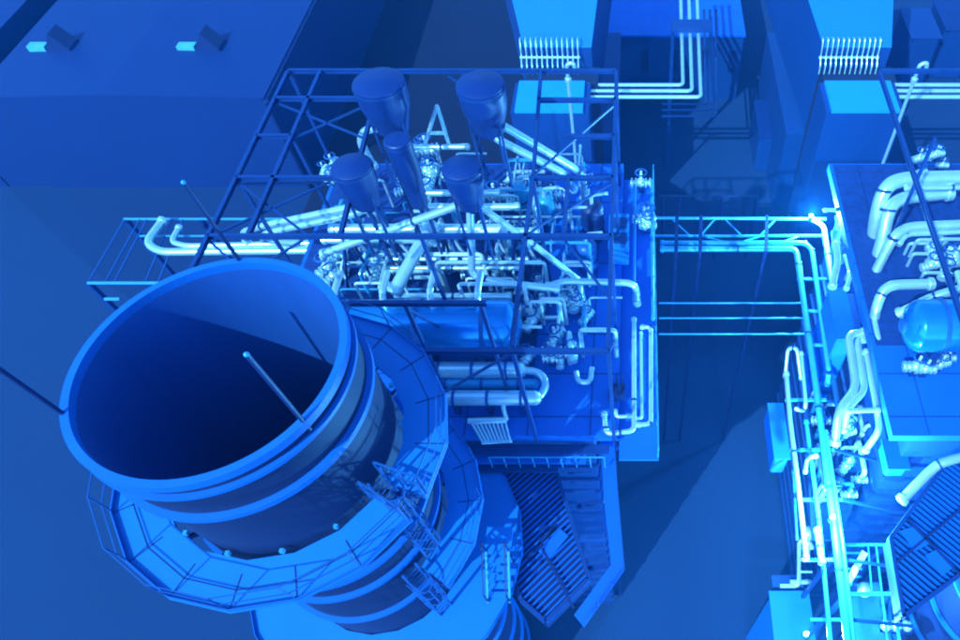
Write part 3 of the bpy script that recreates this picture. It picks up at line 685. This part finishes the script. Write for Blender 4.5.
pipe('bridge_pipe', 'second cyan pipe on the bridge behind the thick one', [(660,243,zr),(805,243,zr),(812,250,zr),(829,372,zr),(827,385,zr-1)], .17, CPIPE, group='rack pipes', clamp=3)
for v, lb in ((303,'topmost of three thin cyan lines crossing the shadowed gap'),(318,'middle of three thin cyan lines crossing the shadowed gap'),(334,'lowest of three thin cyan lines crossing the shadowed gap')):
    pipe('gap_line', lb, [(659,v,24),(806,v,24)], .065, CPIPE, group='thin lines across the gap', flange=False)
t = thing('pipe_rack', 'long steel pipe rack running down the left flank of the right boiler', 'pipe rack', tuple(W(815,420,0)))
for u0,v0,u1,v1 in ((822,226,839,345),(800,262,848,655),(827,345,842,440)): MB().beam(W(u0,v0,zr-.5), W(u1,v1,zr-.5), .12,.2).build('rail', BPIPE, t)
for v, ua, ub in ((279,797,826),(311,802,834),(345,808,834),(400,785,826),(450,790,834),(500,797,842),(560,803,846),(620,810,852)):
    MB().beam(W(ua,v,zr-.35), W(ub,v,zr-.35), .12).build('cross_beam', CPIPE, t)
    p = W(ub,v,zr-.42); MB().beam(p, V3((11.7,p.y,zr-1.6)), .12).build('bracket', STEEL, t)
G5 = 'pale pipes on the right rack'
RP = [('pale pipe starting at the added flare glow on the bridge end', [(812,219,zr),(824,226,zr),(833,285,zr),(836,340,zr)], .17, PIPE),
 ('pale pipe with a hooped top at the left side of the rack', [(785,378,zr-2),(788,348,zr-1),(797,348,zr-1),(801,380,zr-2)], .13, PIPE),
 ('long pale pipe at the outer left of the rack', [(786,372,zr),(790,420,zr),(798,486,zr),(806,560,zr)], .15, PIPE),
 ('pale pipe just inside the outer left one', [(801,352,zr),(806,405,zr),(803,412,zr-.5),(795,408,zr-.5)], .12, PIPE),
 ('small pale hoop halfway down the rack', [(805,474,zr),(807,458,zr+.2),(818,456,zr+.2)], .11, PIPE),
 ('thin cyan pipe right of the thick rack pipe', [(826,430,zr),(843,545,zr),(856,660,zr)], .10, CPIPE),
 ('thin cyan pipe left of the thick rack pipe', [(806,420,zr),(819,520,zr),(832,660,zr)], .12, CPIPE),
 ('short fat pale pipe by the middle added flare glow', [(817,528,zr+.3),(822,565,zr+.3)], .16, PIPE),
 ('thin blue pipe along the outermost left of the rack', [(793,470,zr-1),(797,540,zr-1)], .08, BPIPE)]
for lb, pts, r, m in RP: pipe('rack_pipe', lb, pts, r, m, group=G5, clamp=1)
G6 = 'bundled pale pipes beside the right boiler'
zq = 29.0
for lb, pts, r in (('outer pale Z shaped pipe of the bundle right of the rack', [(866,333,zq),(848,334,zq),(856,388,zq),(838,412,zq),(835,446,zq-1)], .24),
  ('inner pale Z shaped pipe of the bundle right of the rack', [(866,339,zq),(857,340,zq),(865,390,zq),(848,408,zq),(843,432,zq-1)], .20),
  ('pale pipe hugging the right boiler corner', [(866,350,zq),(870,372,zq),(876,402,zq),(880,430,zq),(864,452,zq-1)], .18),
  ('level pale pipe tying the bundle to the boiler corner', [(846,411,zq+.3),(880,410,zq+.3)], .14),
  ('short pale pipe standing under the boiler roof corner', [(873,314,zq+1),(878,338,zq+1),(880,352,zq+.6)], .17),
  ('fat pale pipe leaning down the corner of the right boiler', [(892,316,29),(884,342,28.5),(879,352,28)], .34),
  ('long pale pipe leaning left of the boiler corner pipes', [(836,240,zq),(838,262,zq),(832,288,zq)], .22),
  ('second leaning pipe close to the bridge end', [(848,243,zq),(852,270,zq),(846,290,zq)], .14),
  ('short pale stub at the back of the rack', [(823,210,zq),(841,210,zq)], .12)):
    pipe('bundle_pipe', lb, pts, r, group=G6)
G7 = 'pale pipes over the right roof'
for lb, pts, r in (('fattest pale pipe arching off the back of the right roof', [(1000,177,32.5),(898,179,32.5),(883,190,32.2),(876,218,31),(873,250,29)], .46),
  ('second fat pale pipe nested under the arching one', [(952,192,32),(900,198,32),(888,210,31.8),(882,245,30.5),(866,288,28)], .42),
  ('thin pale pipe above the fat arching pipes', [(1000,187,33),(905,188,33)], .16),
  ('pale double elbow pipe in the middle of the right roof', [(1000,223,31.8),(905,227,31.8),(893,238,31.6),(867,288,29),(864,300,28.6)], .30),
  ('pale pipe in front of the double elbow pipe', [(1000,230,31.4),(906,234,31.4),(898,245,31.2)], .17),
  ('pale pipe squarely bent behind the rounded drum', [(934,284,31.4),(886,285,31.4),(877,304,30.8),(872,332,29)], .30),
  ('pale pipe curving down to the roof corner by the rounded drum', [(1000,278,32.6),(935,296,32),(897,314,30.8)], .26),
  ('fat pale pipe bending at the tip of the right ribbed roof', [(1000,447,28.6),(944,462,28.4),(934,467,28.2),(900,502,27.6)], .26)):
    pipe('roof_pipe', lb, pts, r, group=G7, clamp=1)
for (u0,v0,u1,v1,n,lb,z) in ((912,160,940,180,6,'small pale valve at the back of the right roof',30),(898,250,960,280,8,'small pale valve among the pipes of the right roof',30),(910,362,958,378,5,'small pale valve in front of the rounded drum',30),(868,440,886,460,3,'small pale valve below the corner of the right boiler',24),(836,430,850,452,4,'small pale valve at the foot of the pipe bundle',24)):
    for k in range(n): put_valve(random.uniform(u0,u1), random.uniform(v0,v1), z, random.choice((0,90,20,60)), lb, random.uniform(.8,1.3))
for k in range(9):
    p = W(random.uniform(900,965), random.uniform(245,285), 30); L = random.uniform(.8,1.8); z = random.uniform(30.5,31.6)
    tag(MB().tube([p, V3((p.x,p.y,z)), V3((p.x+L,p.y,z)), V3((p.x+L,p.y,30))], .08, 8, .2).build('branch_pipe', PIPE), 'thin pale branch line among the pipes of the right roof', 'pipe', 'small branch pipes on the right roof')
crate('pump_cabinet', 833,288,850,338,28,20,DECK2,'tall blue cabinet tower behind the pale pipe bundle','cabinet','cabinet towers', lid=DECK2)
crate('pump_cabinet', 772,404,786,458,24.5,22.6,DECK2,'narrow blue cabinet tower at the left edge of the rack','cabinet','cabinet towers', lid=DECK2)
crate('pump_cabinet', 773,592,812,650,12,0,DECK,'bright blue cabinet tower at the bottom edge by the rack','cabinet','cabinet towers', lid=DECK)
crate('pump_cabinet', 886,440,906,468,27.4,26.4,DECK2,'blue cabinet at the back tip of the right ribbed roof','cabinet','cabinet towers', lid=DECK2)
# valve station on the bright cabinet
t = thing('valve_station', 'pale standing pipes and ball on top of the bottom cabinet tower', 'valve station', tuple(W(795,590,12)))
for pts, r in (([(780,586,12.3),(799,586,12.3),(799,541,15),(806,539,15)], .13), ([(790,582,12.4),(811,582,12.4)], .16), ([(807,560,14),(808,540,15),(812,548,14.6)], .17)):
    MB().tube([W(*p) for p in pts], r, 10).build('tube', PIPE, t)
MB().ball(W(808,533,15.6), .45).build('ball', PIPE, t)
for dv in (548,560,572): MB().tube([W(799,dv,14.2), W(812,dv,14.2)], .07, 8).build('branch', PIPE, t)
q = W(786,582,12); MB().box(q.x-.9,q.x+1.0,q.y-.35,q.y+.35,12.02,12.2).build('base', STEEL, t)
# stair frame at the bottom
t = thing('stair_tower', 'cyan ladder like stair tower at the bottom right beside the rack', 'stair tower', tuple(W(868,600,0)))
zs = 22.0
for p, q, w_ in (((842,545),(886,545),.13),((848,594),(893,594),.15),((886,545),(902,660),.12),((842,545),(856,660),.12),((876,545),(890,660),.07),((868,545),(872,594),.06)):
    MB().beam(W(*p,zs), W(*q,zs), w_).build('beam', CPIPE, t)
MB().beam(W(865,552,zs+.2), W(848,582,zs-.6), .3,.1).build('flight', PIPE, t)
for k in range(5): MB().beam(W(846,553+k*8,zs-1.2), W(862,553+k*8,zs-1.2), .1,.04).build('tread', CPIPE, t)
for p in ((842,545),(886,545),(893,594),(848,594)): q = W(*p,zs-.05); MB().beam(q, V3((q.x,q.y,0)), .2).build('column', STEEL, t)
MB().lathe(W(864,590,20.6), [(.36,0),(.33,.17),(.2,.28),(.01,.33)], 20).build('dome', PIPE, t)
q = W(868,612,20); MB().box(q.x-.9,q.x+.9,q.y-1.4,q.y+1.4,19.9,20.0).build('landing', BPIPE, t)
t = thing('valve_row', 'row of three white balls on a pipe at the bottom right edge', 'valve row', tuple(W(895,627,20)))
MB().tube([W(882,627,20.2), W(912,627,20.2)], .1, 8).build('tube', PIPE, t)
for u in (886,896,907): MB().ball(W(u,626,20.5), .27).build('ball', PIPE, t)
q = W(896,628,20); MB().box(q.x-.8,q.x+.8,q.y-.2,q.y+.2,19.6,20.0).build('base', STEEL, t)

t = thing('service_deck', 'dark blue service deck between the rack and the right boiler corner', 'deck', tuple(W(845,480,0)))
zd = 22.5
pd = [W(803,400,zd), W(866,400,zd), W(866,470,zd), W(840,540,zd), W(812,540,zd)]
MB().prism([(p.x,p.y) for p in pd], zd-.12, zd).build('plate', CASING, t)
for p in (pd[1],pd[2]): MB().beam(V3((p.x-1.5,p.y,zd-.2)), V3((12.2,p.y,zd-2.2)), .2).build('bracket', DSTEEL, t)
for k in range(7): p, q = W(812+k*3,410+k*20,zd+.03), W(862-k*2,410+k*20,zd+.03); MB().beam(p, q, .08, .05).build('floor_joist', STEEL, t)
random.seed(21)
for lb, (u0,v0,u1,v1), n, z0 in (('thin pale branch line on the service deck by the rack',(812,415,860,530),16,zd),('thin pale branch line at the inner side of the bridge end',(834,235,858,285),6,27.0)):
    for k in range(n):
        p = W(random.uniform(u0,u1), random.uniform(v0,v1), z0); L = random.uniform(.6,1.8); z = z0+random.uniform(.5,2.2); dx, dy = random.choice(((1,0),(0,1),(0,1)))
        q = p+V3((dx*L,dy*L,z-z0))
        tag(MB().tube([p, V3((p.x,p.y,z)), q, V3((q.x,q.y,z0))], random.choice((.07,.09,.13)), 8, .2).build('branch_pipe', random.choice((PIPE,PIPE,CPIPE))), lb, 'pipe', 'small branch pipes by the rack')
for k in range(8): put_valve(random.uniform(814,862), random.uniform(415,525), zd, random.choice((0,90,45)), 'small pale valve on the service deck by the rack', random.uniform(.9,1.5))
MB().prism([(W(u,v,27.0).x,W(u,v,27.0).y) for u,v in ((832,292),(866,292),(862,230),(832,230))], 26.88, 27.0).build('side_plate', CASING, t)
crate('pump_block', 906,8,936,38,7,0,CASING,'dim blue machine block at the top right corner','machine block', lid=CASING)
crate('pump_block', 940,0,975,30,7,0,CASING,'dim blue machine block cut by the top right corner','machine block', lid=HALL)

# ------------------------------------------------------------------ light flares on the pipe run, as added glows
def flare(u, v, z, r, e, label):  # stands for a light flare; base, glowing ball and point light are added
    p = W(u,v,z); t = thing('flare_spot', label, 'flare', tuple(p-V3((0,0,.35))), 'added flare glows')
    MB().tube([p-V3((0,0,.35)), p-V3((0,0,.1))], .12, 10).build('flare_base', STEEL, t)
    MB().ball(p+V3((0,0,.08)), r).build('lens', FLARE, t)
    ld = bpy.data.lights.new('flare_light', 'POINT'); ld.energy = e; ld.color = (.12,.55,1); ld.shadow_soft_size = 0.15
    lo = bpy.data.objects.new('flare_light', ld); COL.objects.link(lo); lo.location = p+V3((0,0,.45)); 
flare(811,217,26.6,.12,7000,'added glowing cyan lamp where the bridge meets the rack')
flare(832,518,27.0,.12,5000,'added glowing cyan lamp low down on the thick rack pipe')
flare(806,634,22.0,.10,3400,'added glowing cyan lamp at the bottom edge by the cabinet tower')
hz = MB().box(-260,260,-130,340,-1,58)
hm = bpy.data.materials.new('thin_haze'); hm.use_nodes = True; hn = hm.node_tree.nodes; hn.clear()
pv = hn.new('ShaderNodeVolumePrincipled'); ho = hn.new('ShaderNodeOutputMaterial'); hm.node_tree.links.new(pv.outputs[0], ho.inputs['Volume'])
pv.inputs['Color'].default_value = (0.04, 0.36, 1.0, 1); pv.inputs['Density'].default_value = 0.0012; pv.inputs['Anisotropy'].default_value = 0.3
ho_ = hz.build('haze', hm, None, (0,0,0)); ho_['kind'] = 'stuff'
for o in bpy.data.objects:
    for k in ('_o','_i'):
        if k in o: del o[k]
